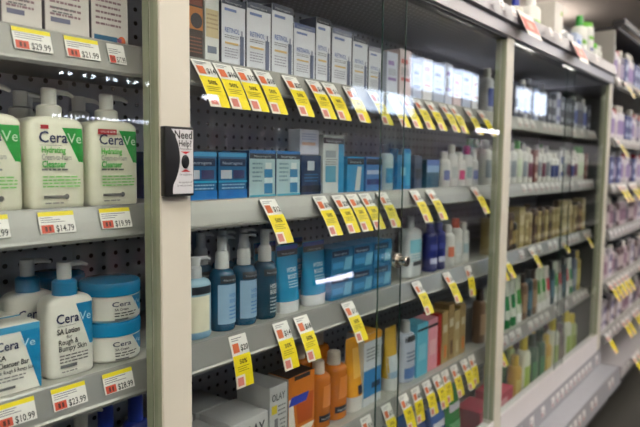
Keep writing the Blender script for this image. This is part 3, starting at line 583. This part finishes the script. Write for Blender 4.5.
# -- middle case, base shelf
for i, a in enumerate([.60 + .098 * k for k in range(11)]):
    c = [(40, 70, 150), (60, 100, 170), (50, 140, 70), (70, 120, 190)][i % 4]
    setp(make(pouch, .09, .06, (.20, .23, .18)[i % 3], c, (('b', -.8, .8, .3, .55, tuple(min(255, v + 60) for v in c)), ('b', -.8, .8, .7, .8, (220, 225, 235)))), a, a + .09, .10, S[4], where(4, MC), ('navy blue', 'mid blue', 'green', 'light blue')[i % 4] + ' refill pouch', 'refill pouch', 'refill pouches on the base shelf', '', d=.06)

# -- generic rows for the blurred right case and the open shelving
def row(bay, sh, z, x0, x1, kinds, yf, gap=.006, seed=1, rowname='', group=None):
    rnd = random.Random(seed); x = x0; i = 0
    while True:
        k = kinds[i % len(kinds)] if seed < 100 else rnd.choice(kinds)
        fn, desc, cat, w, d, h, c, ac, cap = k
        if x + w > x1: break
        if fn == 'c': o = make(carton, w, d, h, c, (('b', -.8, .8, .55, .8, ac), ('b', -.8, .8, .15, .3, ac)))
        elif fn == 't': o = make(tube, w, d, h, c, (('b', -.8, .8, .4, .7, ac),), cap=cap)
        elif fn == 'p': o = make(pump_bottle, w, d, h * .75, h, c, (('b', -.85, .85, .2, .7, ac),), n=3, collar=cap, pump=cap, cr=.01, k=.8)
        else: o = make(bottle, w, d, h, c, (('b', -.85, .85, .2, .7, ac),), n=2.6, cap=cap)
        setp(o, x, x + w, yf, z, where(sh, bay), desc, cat, group or 'goods on the %s' % where(sh, bay), rowname, d=d)
        x += w + gap; i += 1
B = (38, 40, 44)
R0 = [('c', 'white carton with lilac panel', 'carton', .05, .045, .13, (220, 222, 240), (150, 150, 210), WH), ('b', 'white bottle with blue band', 'bottle', .045, .04, .14, (228, 230, 236), (90, 110, 190), WH), ('c', 'pale blue carton', 'carton', .048, .045, .12, (186, 200, 236), (230, 232, 240), WH),
      ('b', 'grey bottle with dark cap', 'bottle', .042, .04, .15, (160, 160, 172), (100, 100, 120), B), ('c', 'dark carton with white panel', 'carton', .045, .045, .12, (70, 72, 90), (200, 200, 214), WH)]
R1 = [('b', 'white bottle with plum band', 'bottle', .045, .04, .13, (224, 222, 218), (120, 60, 84), WH), ('b', 'white bottle with green cap', 'bottle', .048, .04, .15, (224, 226, 216), (200, 214, 190), (60, 150, 60)), ('c', 'white carton with blue panel', 'carton', .055, .045, .125, (230, 230, 232), (40, 70, 150), WH),
      ('b', 'white bottle with navy band', 'bottle', .046, .04, .115, (230, 230, 228), (50, 70, 140), WH), ('c', 'red brown carton', 'carton', .035, .045, .12, (130, 70, 66), (210, 190, 180), WH), ('b', 'white bottle with grey band', 'bottle', .05, .04, .14, (226, 226, 222), (140, 150, 160), (190, 190, 196))]
R2 = [('c', 'olive gold carton', 'carton', .04, .045, .12, (150, 132, 78), (196, 184, 140), WH), ('c', 'dark brown carton', 'carton', .035, .045, .13, (74, 50, 40), (150, 130, 90), WH), ('c', 'tan carton', 'carton', .05, .045, .145, (176, 160, 110), (214, 204, 170), WH), ('b', 'black bottle with gold band', 'bottle', .05, .045, .12, (40, 38, 38), (160, 140, 80), B),
      ('c', 'maroon carton', 'carton', .032, .045, .12, (96, 40, 44), (200, 170, 120), WH), ('b', 'beige bottle with brown cap', 'bottle', .045, .04, .15, (186, 172, 130), (150, 130, 90), (90, 66, 40))]
R3 = [('t', 'white tube with green band', 'tube', .05, .035, .16, (210, 216, 206), (20, 130, 70), (20, 120, 60)), ('t', 'white tube with red band', 'tube', .045, .035, .165, (220, 214, 210), (190, 50, 60), (220, 220, 220)), ('t', 'white tube with leaf green top', 'tube', .05, .035, .17, (206, 214, 196), (60, 150, 60), (230, 230, 230)),
      ('b', 'yellow bottle', 'bottle', .05, .04, .18, (190, 166, 60), (214, 200, 120), (200, 180, 90)), ('b', 'brown bottle', 'bottle', .048, .04, .17, (120, 90, 66), (170, 140, 110), (60, 46, 40)), ('b', 'grey blue bottle', 'bottle', .048, .04, .19, (96, 110, 136), (150, 160, 180), (60, 66, 84)), ('b', 'dark teal bottle', 'bottle', .048, .04, .18, (40, 70, 84), (90, 130, 150), B)]
R4 = [('b', 'white bottle with yellow cap', 'bottle', .065, .05, .25, (222, 226, 206), (160, 190, 70), (226, 204, 40)), ('b', 'pale green bottle with yellow cap', 'bottle', .06, .05, .22, (190, 206, 130), (150, 170, 60), (226, 204, 40)), ('b', 'brown bottle with plum cap', 'bottle', .06, .05, .21, (110, 92, 84), (150, 130, 120), (90, 60, 80)), ('b', 'amber yellow bottle', 'bottle', .055, .05, .2, (200, 160, 50), (220, 200, 110), (210, 180, 60)), ('b', 'dark green bottle', 'bottle', .06, .05, .24, (30, 84, 56), (60, 130, 80), (20, 60, 40))]
row(RC, 0, S[0], 1.80, 2.975, R0, .08, seed=102); row(RC, 1, S[1], 1.80, 2.975, R1, .08, seed=103); row(RC, 2, S[2], 1.87, 2.975, R2, .08, seed=104)
row(RC, 3, S[3], 1.80, 2.975, R3, .08, seed=105); row(RC, 4, S[4], 2.18, 2.975, R4, .09, gap=.03, seed=106)
row(RC, 1, S[1], 1.80, 2.975, R1[::-1], .15, seed=107, rowname='in back'); row(RC, 4, S[4], 2.15, 2.975, R4[::-1], .17, gap=.03, seed=108, rowname='in back')
setp(make(carton, .13, .09, .11, (196, 70, 92), (('b', -.8, .2, .6, .8, (232, 170, 180)), ('b', .1, .9, .1, .5, (214, 60, 84)), ('d', -.3, .4, .012, (240, 230, 230)))), 2.00, 2.13, .09, S[4], where(4, RC), 'pink red carton standing at the end of the shelf', 'gift carton', None, '', d=.09)
setp(make(carton, .12, .09, .09, (180, 60, 84), (('b', -.8, .8, .3, .7, (226, 150, 165)),)), 1.86, 1.98, .10, S[4], where(4, RC), 'low raspberry carton', 'gift carton', None, '', d=.09)
rnd = random.Random(5)
for sh in range(4):
    x = 1.80
    while x < 2.94:
        if rnd.random() < .82: put_tag(make(tag_short, rnd.choice(['9.99', '12.49', '7.99', '15.99']), .045, .03, False, (196, 150, 150)), x, S[sh], 18, where(sh, RC), 'small white price tag', 'white shelf-edge tags')
        x += .062
for sh, xs in ((2, (1.815, 1.872, 2.13, 2.83)), (3, (1.83,))):
    for x in xs: put_tag(make(tag_long, '14', .08, .04), x, S[sh] + .0, 32, where(sh, RC), 'long yellow rebate tag over the white tags', 'hanging rebate tags'); ITEMS[-1][0].location.y -= .004
for x in (1.80, 2.50): 
    o = make(tag_long, '12', .055, .05); put_tag(o, x, S[2] - .01, 30, where(2, RC), 'rebate tag', 'hanging rebate tags'); o.location.y -= .007
# -- bottles on top of the cases
TOP = EYE + .4102; wt = 'on top of the cases'
tl = (('b', -.8, .8, .5, .62, (130, 190, 60)), ('l', -.7, .7, .4, 3, .05, GREY))
setp(make(bottle, .05, .05, .125, (222, 220, 206), tl, n=2.4, cap=(30, 50, 150), cr=.5), 1.935, 1.985, .045, TOP, wt, 'cream bottle with blue cap', 'lotion bottle', None, '', d=.05)
setp(make(bottle, .085, .06, .165, (226, 226, 220), tl, n=3, cap=(230, 230, 226), cr=.6), 2.07, 2.155, .045, TOP, wt, 'large white bottle with green stripe', 'lotion bottle', None, '', d=.06)
setp(make(carton, .10, .07, .185, (222, 218, 208), (('b', .3, .9, .78, .86, (170, 200, 110)),)), 2.28, 2.38, .045, TOP, wt, 'tall cream carton', 'carton', None, '', d=.07)
setp(make(carton, .085, .06, .10, (214, 216, 222), (('b', -.6, .6, .2, .5, (190, 200, 224)),)), 2.44, 2.525, .045, TOP, wt, 'short white carton', 'carton', None, '', d=.06)
setp(make(carton, .08, .06, .12, (190, 206, 232), (('b', -.6, .7, .2, .8, (70, 120, 200)),)), 2.56, 2.64, .045, TOP, wt, 'pale blue carton', 'carton', None, '', d=.06)
setp(make(bottle, .075, .06, .215, (224, 228, 220), (('b', -.8, .8, .55, .65, (120, 190, 60)), ('b', -.6, .8, .35, .42, (50, 70, 160))), n=2.6, cap=(40, 160, 50), cr=.5, chh=.2), 2.665, 2.74, .045, TOP, wt, 'white bottle with green nozzle cap', 'lotion bottle', None, '', d=.06)
setp(make(bottle, .085, .06, .205, (226, 230, 224), (('b', -.8, .8, .7, .78, (120, 190, 60)), ('b', -.6, .8, .45, .52, (50, 70, 160))), n=2.6, cap=(110, 200, 60), cr=.9, chh=.1), 2.765, 2.85, .045, TOP, wt, 'wide white bottle with flat green cap', 'lotion bottle', None, '', d=.06)
for a in (2.865, 2.932): setp(make(bottle, .06, .05, .13, (226, 230, 224), (('b', -.8, .8, .5, .7, (140, 196, 90)),), n=2.6, cap=(100, 190, 60) if a < 2.9 else (226, 228, 224), cr=.85, chh=.18), a, a + .06, .045, TOP, wt, 'small white bottle with green band', 'lotion bottle', None, '', d=.05)
def red_tag():
    b = MB(); b.box(0, .125, -.0006, 0, -.088, 0, mat((226, 222, 216), .4)); o = b.build('price_tag', smooth=False)
    q = MB(); q.add([(.003, -.0009, -.022), (.122, -.0009, -.022), (.122, -.0009, -.070), (.003, -.0009, -.070)], [(0, 3, 2, 1)], mat((216, 64, 46), .4))
    q.add([(.04, -.0012, -.034), (.085, -.0012, -.034), (.085, -.0012, -.058), (.04, -.0012, -.058)], [(0, 3, 2, 1)], mat((236, 150, 130), .4)); q.build('printing', o, False); return o
for x in (1.765, 2.30):
    o = make(red_tag); o.location = (x, -.0075, EYE + .4545); o.rotation_euler = (-math.radians(26), 0, 0); ITEMS.append((o, wt, 'red and white sale tag on ledge', 'price tag', 'red sale tags', x, ''))
for x in (1.60, 1.69, 2.02, 2.12, 2.60):
    b = make(tag_short, '8.99', .03, .03, False, (214, 190, 186)); b.location = (x, -.0195, EYE + .447); b.rotation_euler = (-math.radians(14), 0, 0); ITEMS.append((b, wt, 'small white tag on the ledge', 'price tag', 'white ledge tags', x, ''))
# -- labels on the lower channel and the deck edge
rnd = random.Random(11)
x = 1.86
while x < 2.95:
    if rnd.random() < .75:
        o = make(tag_short, rnd.choice(['5.99', '6.49']), .04, .035, False, (200, 140, 150)); o.location = (x, -.0062, EYE - .872); o.rotation_euler = (-.13, 0, 0)
        ITEMS.append((o, 'lower channel of right case', 'small white price tag', 'price tag', 'tags on the lower channel', x, ''))
    if rnd.random() < .6:
        o = make(tag_short, rnd.choice(['5.99', '6.49']), .04, .035, False, (210, 150, 150)); o.location = (x, -.0893, EYE - .940); o.rotation_euler = (-.165, 0, 0)
        ITEMS.append((o, 'deck edge of right case', 'small white price tag', 'price tag', 'tags on the deck edge', x, ''))
    x += .058

# -- open shelving beyond the third post
g = empty('store_shelving'); tagprop(g, 'tall open store shelving with grey end panel beyond the third post', 'store shelving')
X0, X1 = 3.03, 6.7
MB().box(3.006, 3.028, .004, .40, .03, EYE + .615, mat((150, 147, 142), .5)).build('end_panel', g, False)
MB().box(X0, X1, .34, .352, .03, EYE + .61, mat((126, 124, 124), .5)).build('back_panel', g, False)
b = MB(); b.box(3.006, X1, -.01, .40, EYE + .616, EYE + .628, mat((34, 32, 36), .5)); b.build('canopy', g, False)
b = MB(); b.box(3.03, X1, -.03, -.02, EYE + .64, EYE + .665, mat((40, 38, 42), .5)); b.box(3.03, 3.045, -.02, .02, EYE + .628, EYE + .66, mat((40, 38, 42), .5)); b.build('canopy_rail', g, False)
OSZ = [EYE + .405, EYE + .13, EYE - .085, EYE - .305, EYE - .55, EYE - .80]
for z in OSZ: shelf_unit(X0, X1, z, g, lip=.0, back=.339)
MB().box(X0, X1, -.095, .339, EYE - .99, EYE - .93, M_ALU, .002).build('base_deck', g, False)
MB().box(X0, X1, -.05, .339, 0, EYE - .9905, mat((60, 58, 56), .6)).build('kick_plate', g, False)
O0 = [('b', 'purple bottle', 'bottle', .06, .05, .16, (88, 80, 112), (170, 160, 190), WH), ('b', 'white bottle with lilac band', 'bottle', .06, .05, .17, (222, 216, 224), (160, 140, 190), WH), ('c', 'blue carton', 'carton', .07, .05, .13, (70, 78, 136), (180, 190, 220), WH), ('b', 'white bottle with red cap', 'bottle', .055, .05, .15, (224, 220, 222), (200, 190, 200), (190, 40, 50))]
O1 = [('b', 'pink grey bottle', 'bottle', .06, .05, .15, (196, 180, 188), (150, 120, 140), WH), ('c', 'pale carton', 'carton', .07, .05, .14, (214, 208, 216), (130, 120, 160), WH), ('b', 'brown bottle with pale band', 'bottle', .06, .05, .15, (100, 80, 84), (190, 176, 180), B), ('b', 'grey bottle', 'bottle', .055, .05, .13, (150, 146, 150), (110, 104, 120), B)]
for i, z in enumerate(OSZ):
    row(OS, i, z, 3.05, 4.9, O0 if i in (0, 1, 2) else O1, .02, gap=.012, seed=120 + i, group='goods on the open shelving')
rnd = random.Random(3)
for i, z in enumerate(OSZ + [EYE - .93]):
    x = 3.05
    while x < 4.7:
        y = -.0042 if i < 6 else -.0938
        o = make(tag_short, rnd.choice(['4.99', '3.49']), .05, .034, False, (206, 170, 180)); o.location = (x, y - .0015, z - .002 if i < 6 else z - .010); o.rotation_euler = (-math.radians(19 if i < 6 else 0), 0, 0)
        ITEMS.append((o, where(i, OS) if i < 6 else 'deck edge of ' + OS, 'white price tag', 'price tag', 'tags on the open shelving', x, ''))
        if rnd.random() < .4 and i not in (3,) or (i == 4 and x < 3.4):
            o = make(tag_long, '14', .10, .055); o.location = (x, y - .004, z - .002); o.rotation_euler = (-math.radians(32), 0, 0)
            ITEMS.append((o, where(i, OS) if i < 6 else 'deck edge of ' + OS, 'hanging yellow rebate tag', 'price tag', 'tags on the open shelving', x, ''))
        x += .085
describe()

# ------------------------------------------------------------------ room
def struct(name, mb): o = mb.build(name, None, False); o['kind'] = 'structure'; return o
M_CEIL = mat((216, 206, 200), .8, scale=3); M_WALL = mat((200, 190, 184), .8, scale=3)
def tilefloor():
    m = bpy.data.materials.new('floor_tile'); m.use_nodes = True; nt = m.node_tree; N = nt.nodes; L = nt.links; b = N['Principled BSDF']
    tc = N.new('ShaderNodeTexCoord'); br = N.new('ShaderNodeTexBrick'); br.offset = 0; br.inputs['Scale'].default_value = 1; br.inputs['Brick Width'].default_value = .305; br.inputs['Row Height'].default_value = .305
    br.inputs['Mortar Size'].default_value = .002; br.inputs['Color1'].default_value = rgb((50, 49, 44)); br.inputs['Color2'].default_value = rgb((44, 43, 38)); br.inputs['Mortar'].default_value = rgb((38, 37, 34))
    L.new(tc.outputs['Object'], br.inputs['Vector']); L.new(br.outputs['Color'], b.inputs['Base Color']); b.inputs['Roughness'].default_value = .35; return m
XA, XB, YA, YB, H = -4.0, 24.0, -6.0, 9.0, 3.6
struct('floor', MB().box(XA, XB, YA, YB, -.1, 0, tilefloor()))
struct('ceiling', MB().box(XA, XB, YA, YB, H, H + .1, M_CEIL))
struct('wall_back', MB().box(XA, XB, YB, YB + .1, 0, H, M_WALL)); struct('wall_left', MB().box(XA - .1, XA, YA, YB, 0, H, M_WALL)); struct('wall_right', MB().box(XB, XB + .1, YA, YB, 0, H, M_WALL))
WIN = [(9.4, 12.0, 2.1, 2.62), (11.6, 15.4, 2.72, 3.5), (18.0, 21.0, 2.72, 3.5)]
w = MB(); cuts = sorted({XA, XB} | {v for q in WIN for v in q[:2]})
for a, b_ in zip(cuts, cuts[1:]):
    hs = sorted(q[2:] for q in WIN if q[0] <= a and q[1] >= b_); z = 0
    for lo, hi in hs: w.box(a, b_, YA - .1, YA, z, lo, M_WALL); z = hi
    w.box(a, b_, YA - .1, YA, z, H, M_WALL)
struct('wall_front', w)
for k, (a, b_, z0, z1) in enumerate(WIN):
    f = MB(); xm = (a + b_) / 2
    for q in ((a, a + .05, z0, z1), (b_ - .05, b_, z0, z1), (a + .05, b_ - .05, z0, z0 + .04), (a + .05, b_ - .05, z1 - .04, z1), (xm - .03, xm + .03, z0 + .04, z1 - .04)): f.box(q[0], q[1], YA - .08, YA - .02, q[2], q[3], M_DARK)
    o = struct('window_%d' % (k + 1), f)
    for u, v in ((a + .05, xm - .03), (xm + .03, b_ - .05)): MB().box(u, v, YA - .052, YA - .048, z0 + .04, z1 - .04, GLASS).build('pane', o, False)
n = 0
EM = emit((255, 250, 240), 6.5); ER = emit((255, 248, 238), 1.3)  # unseen rear rows added, and panels hung low, to brighten the ceiling
for x, y in [(x, y) for y in (-.9, -3.0) for x in (-2.2, -.6, 1.0, 2.6, 4.2, 5.8, 8.2, 10.8, 13.4) if not (y == -.9 and 2 < x < 5)] + [(x, y) for y in (2.6, 5.8) for x in (3.0, 6.6, 10.2, 13.8)]:
    if 1:
        r = empty('ceiling_light'); r.location = (x, y, H); n += 1
        b = MB(); M = mat((225, 225, 225), .4)
        for q in ((-.66, .66, -.33, -.30), (-.66, .66, .30, .33), (-.66, -.60, -.30, .30), (.60, .66, -.30, .30)): b.box(q[0], q[1], q[2], q[3], -.40, -.34, M)
        [b.box(q - .004, q + .004, -.320, -.312, -.34, -.0005, M) for q in (-.5, .5)]; b.build('frame', r, False); MB().box(-.5999, .5999, -.2999, .2999, -.385, -.355, EM if y < 0 else ER).build('diffuser', r, False)
        tagprop(r, 'unseen flat light panel with white frame hanging above the store aisles', 'ceiling light', 'ceiling light panels')
# the facing shelves across the aisle, seen mirrored in the door glass
g = empty('store_shelving'); tagprop(g, 'low shelving across the aisle, seen only as reflections in the door glass', 'store shelving')
MB().box(-1.5, 11, -1.92, -1.90, 0, 1.42, mat((190, 190, 200), .5)).build('back_panel', g, False)
MB().box(-1.5, 11, -1.90, -1.50, .0, .12, M_DARK).build('base_deck', g, False)
OZ = [.32, .62, .90, 1.15]
for z in OZ:
    q = MB().box(-1.5, 11, -1.90, -1.52, z - .03, z, mat((205, 205, 208), .35)).build('shelf', g, False)
    MB().box(-1.5, 11, -1.5195, -1.512, z - .045, z + .003, mat((246, 246, 250), .3, var=.01)).build('price_channel', q, False)
st = empty('led_strip'); tagprop(st, 'row of small white lights on the facing shelves, mirrored in the left glass', 'light strip')
MB().box(1.0, 2.2, -1.5195, -1.505, EYE + .312, EYE + .322, M_DARK).build('housing', st, False)
BE = emit((225, 235, 255), 30.0)
bb = MB()
for k in range(12):
    x = 1.2 + (k // 2) * .097 + (k % 2) * .036; bb.box(x, x + .010, -1.5045, -1.496, EYE + .322, EYE + .332, BE, .002)
bb.build('bulbs', st)
st = empty('led_strip'); tagprop(st, 'closely spaced row of white lights under the first, mirrored in the left glass', 'light strip')
MB().box(1.15, 1.62, -1.5195, -1.505, EYE + .150, EYE + .160, M_DARK).build('housing', st, False)
bb = MB()
for k in range(19): bb.box(1.17 + k * .023, 1.178 + k * .023, -1.5045, -1.497, EYE + .162, EYE + .169, BE, .002)
bb.build('bulbs', st)
TE = emit((240, 240, 255), 14.0)
for x0, x1, z in ((2.72, 3.12, EYE - .705), (4.9, 5.6, EYE + .30), (1.86, 1.98, EYE + .30)):  # glowing tubes added to put white streaks into the door glass
    tb = empty('streak_tube'); tb.location = (x0, -1.495, z); tagprop(tb, 'added glowing tube by the facing shelves, giving a white streak in middle case glass', 'light tube', 'added streak tubes')
    MB().tube([(0.01, 0, 0), (x1 - x0 - .01, 0, 0)], .010, TE, 10).build('tube', tb); q = MB(); q.box(0, .0098, -.011, .011, -.012, .012, M_DARK); q.box(x1 - x0 - .0098, x1 - x0, -.011, .011, -.012, .012, M_DARK); q.build('end_cap', tb, False)
SP = [('white bottle', (244, 244, 244), (214, 150, 170)), ('lilac bottle', (225, 218, 242), (150, 130, 200)), ('pale blue bottle', (215, 228, 245), (90, 130, 200))]
ITEMS.clear()
for i, z in enumerate(OZ):
    if i == 0: continue
    for k in range(38):
        x = .55 + k * .125 + .03 * i
        if i == 3 and x < 1.9: continue
        t, c, a = SP[(k // 3 + i) % 3]; o = make(bottle, .075, .06, .17, c, (('b', -.8, .8, .2, .7, a),), cap=WH)
        put(o, x, -1.57, z, 'shelf %s of the facing shelving' % ('one', 'two', 'three', 'four')[i], t, 'bottle', 'bottles on the facing shelving', math.pi)
describe()

# ------------------------------------------------------------------ daylight outside the windows
wd = bpy.data.worlds.new('World'); bpy.context.scene.world = wd; wd.use_nodes = True
N = wd.node_tree.nodes; L = wd.node_tree.links; bg = N['Background']; tc = N.new('ShaderNodeTexCoord'); sp = N.new('ShaderNodeSeparateXYZ'); rp = N.new('ShaderNodeValToRGB')
L.new(tc.outputs['Generated'], sp.inputs[0]); L.new(sp.outputs[2], rp.inputs[0]); rp.color_ramp.elements[0].color = rgb((170, 176, 196)); rp.color_ramp.elements[0].position = 0; rp.color_ramp.elements[1].color = rgb((214, 226, 255)); rp.color_ramp.elements[1].position = .08
L.new(rp.outputs[0], bg.inputs[0]); bg.inputs[1].default_value = 6.0

# ------------------------------------------------------------------ camera
yaw, pitch, roll = (math.radians(a) for a in (38.1509, 4.80713, .640835))
F = Vector((math.cos(yaw) * math.cos(pitch), math.sin(yaw) * math.cos(pitch), -math.sin(pitch)))
R = Vector((math.sin(yaw), -math.cos(yaw), 0)); U = R.cross(F)
R2 = math.cos(roll) * R + math.sin(roll) * U; U2 = -math.sin(roll) * R + math.cos(roll) * U
cd = bpy.data.cameras.new('camera'); cam = bpy.data.objects.new('camera', cd); COL.objects.link(cam)
m = Matrix((R2, U2, -F)).transposed().to_4x4(); m.translation = Vector((0, -D, EYE)); cam.matrix_world = m
cd.sensor_width = 36; cd.lens = 602.545 / 640 * 36; cd.clip_start = .02
cd.dof.use_dof = True; cd.dof.focus_distance = .92; cd.dof.aperture_fstop = 4.4
sc = bpy.context.scene; sc.camera = cam
sc.view_settings.view_transform = 'Standard'; sc.view_settings.look = 'None'; sc.view_settings.gamma = 1; sc.view_settings.use_curve_mapping = False
sc.view_settings.exposure = 0.95
sc.cycles.use_denoising = True; sc.cycles.max_bounces = 10; sc.cycles.transparent_max_bounces = 16; sc.cycles.caustics_reflective = False; sc.cycles.caustics_refractive = False
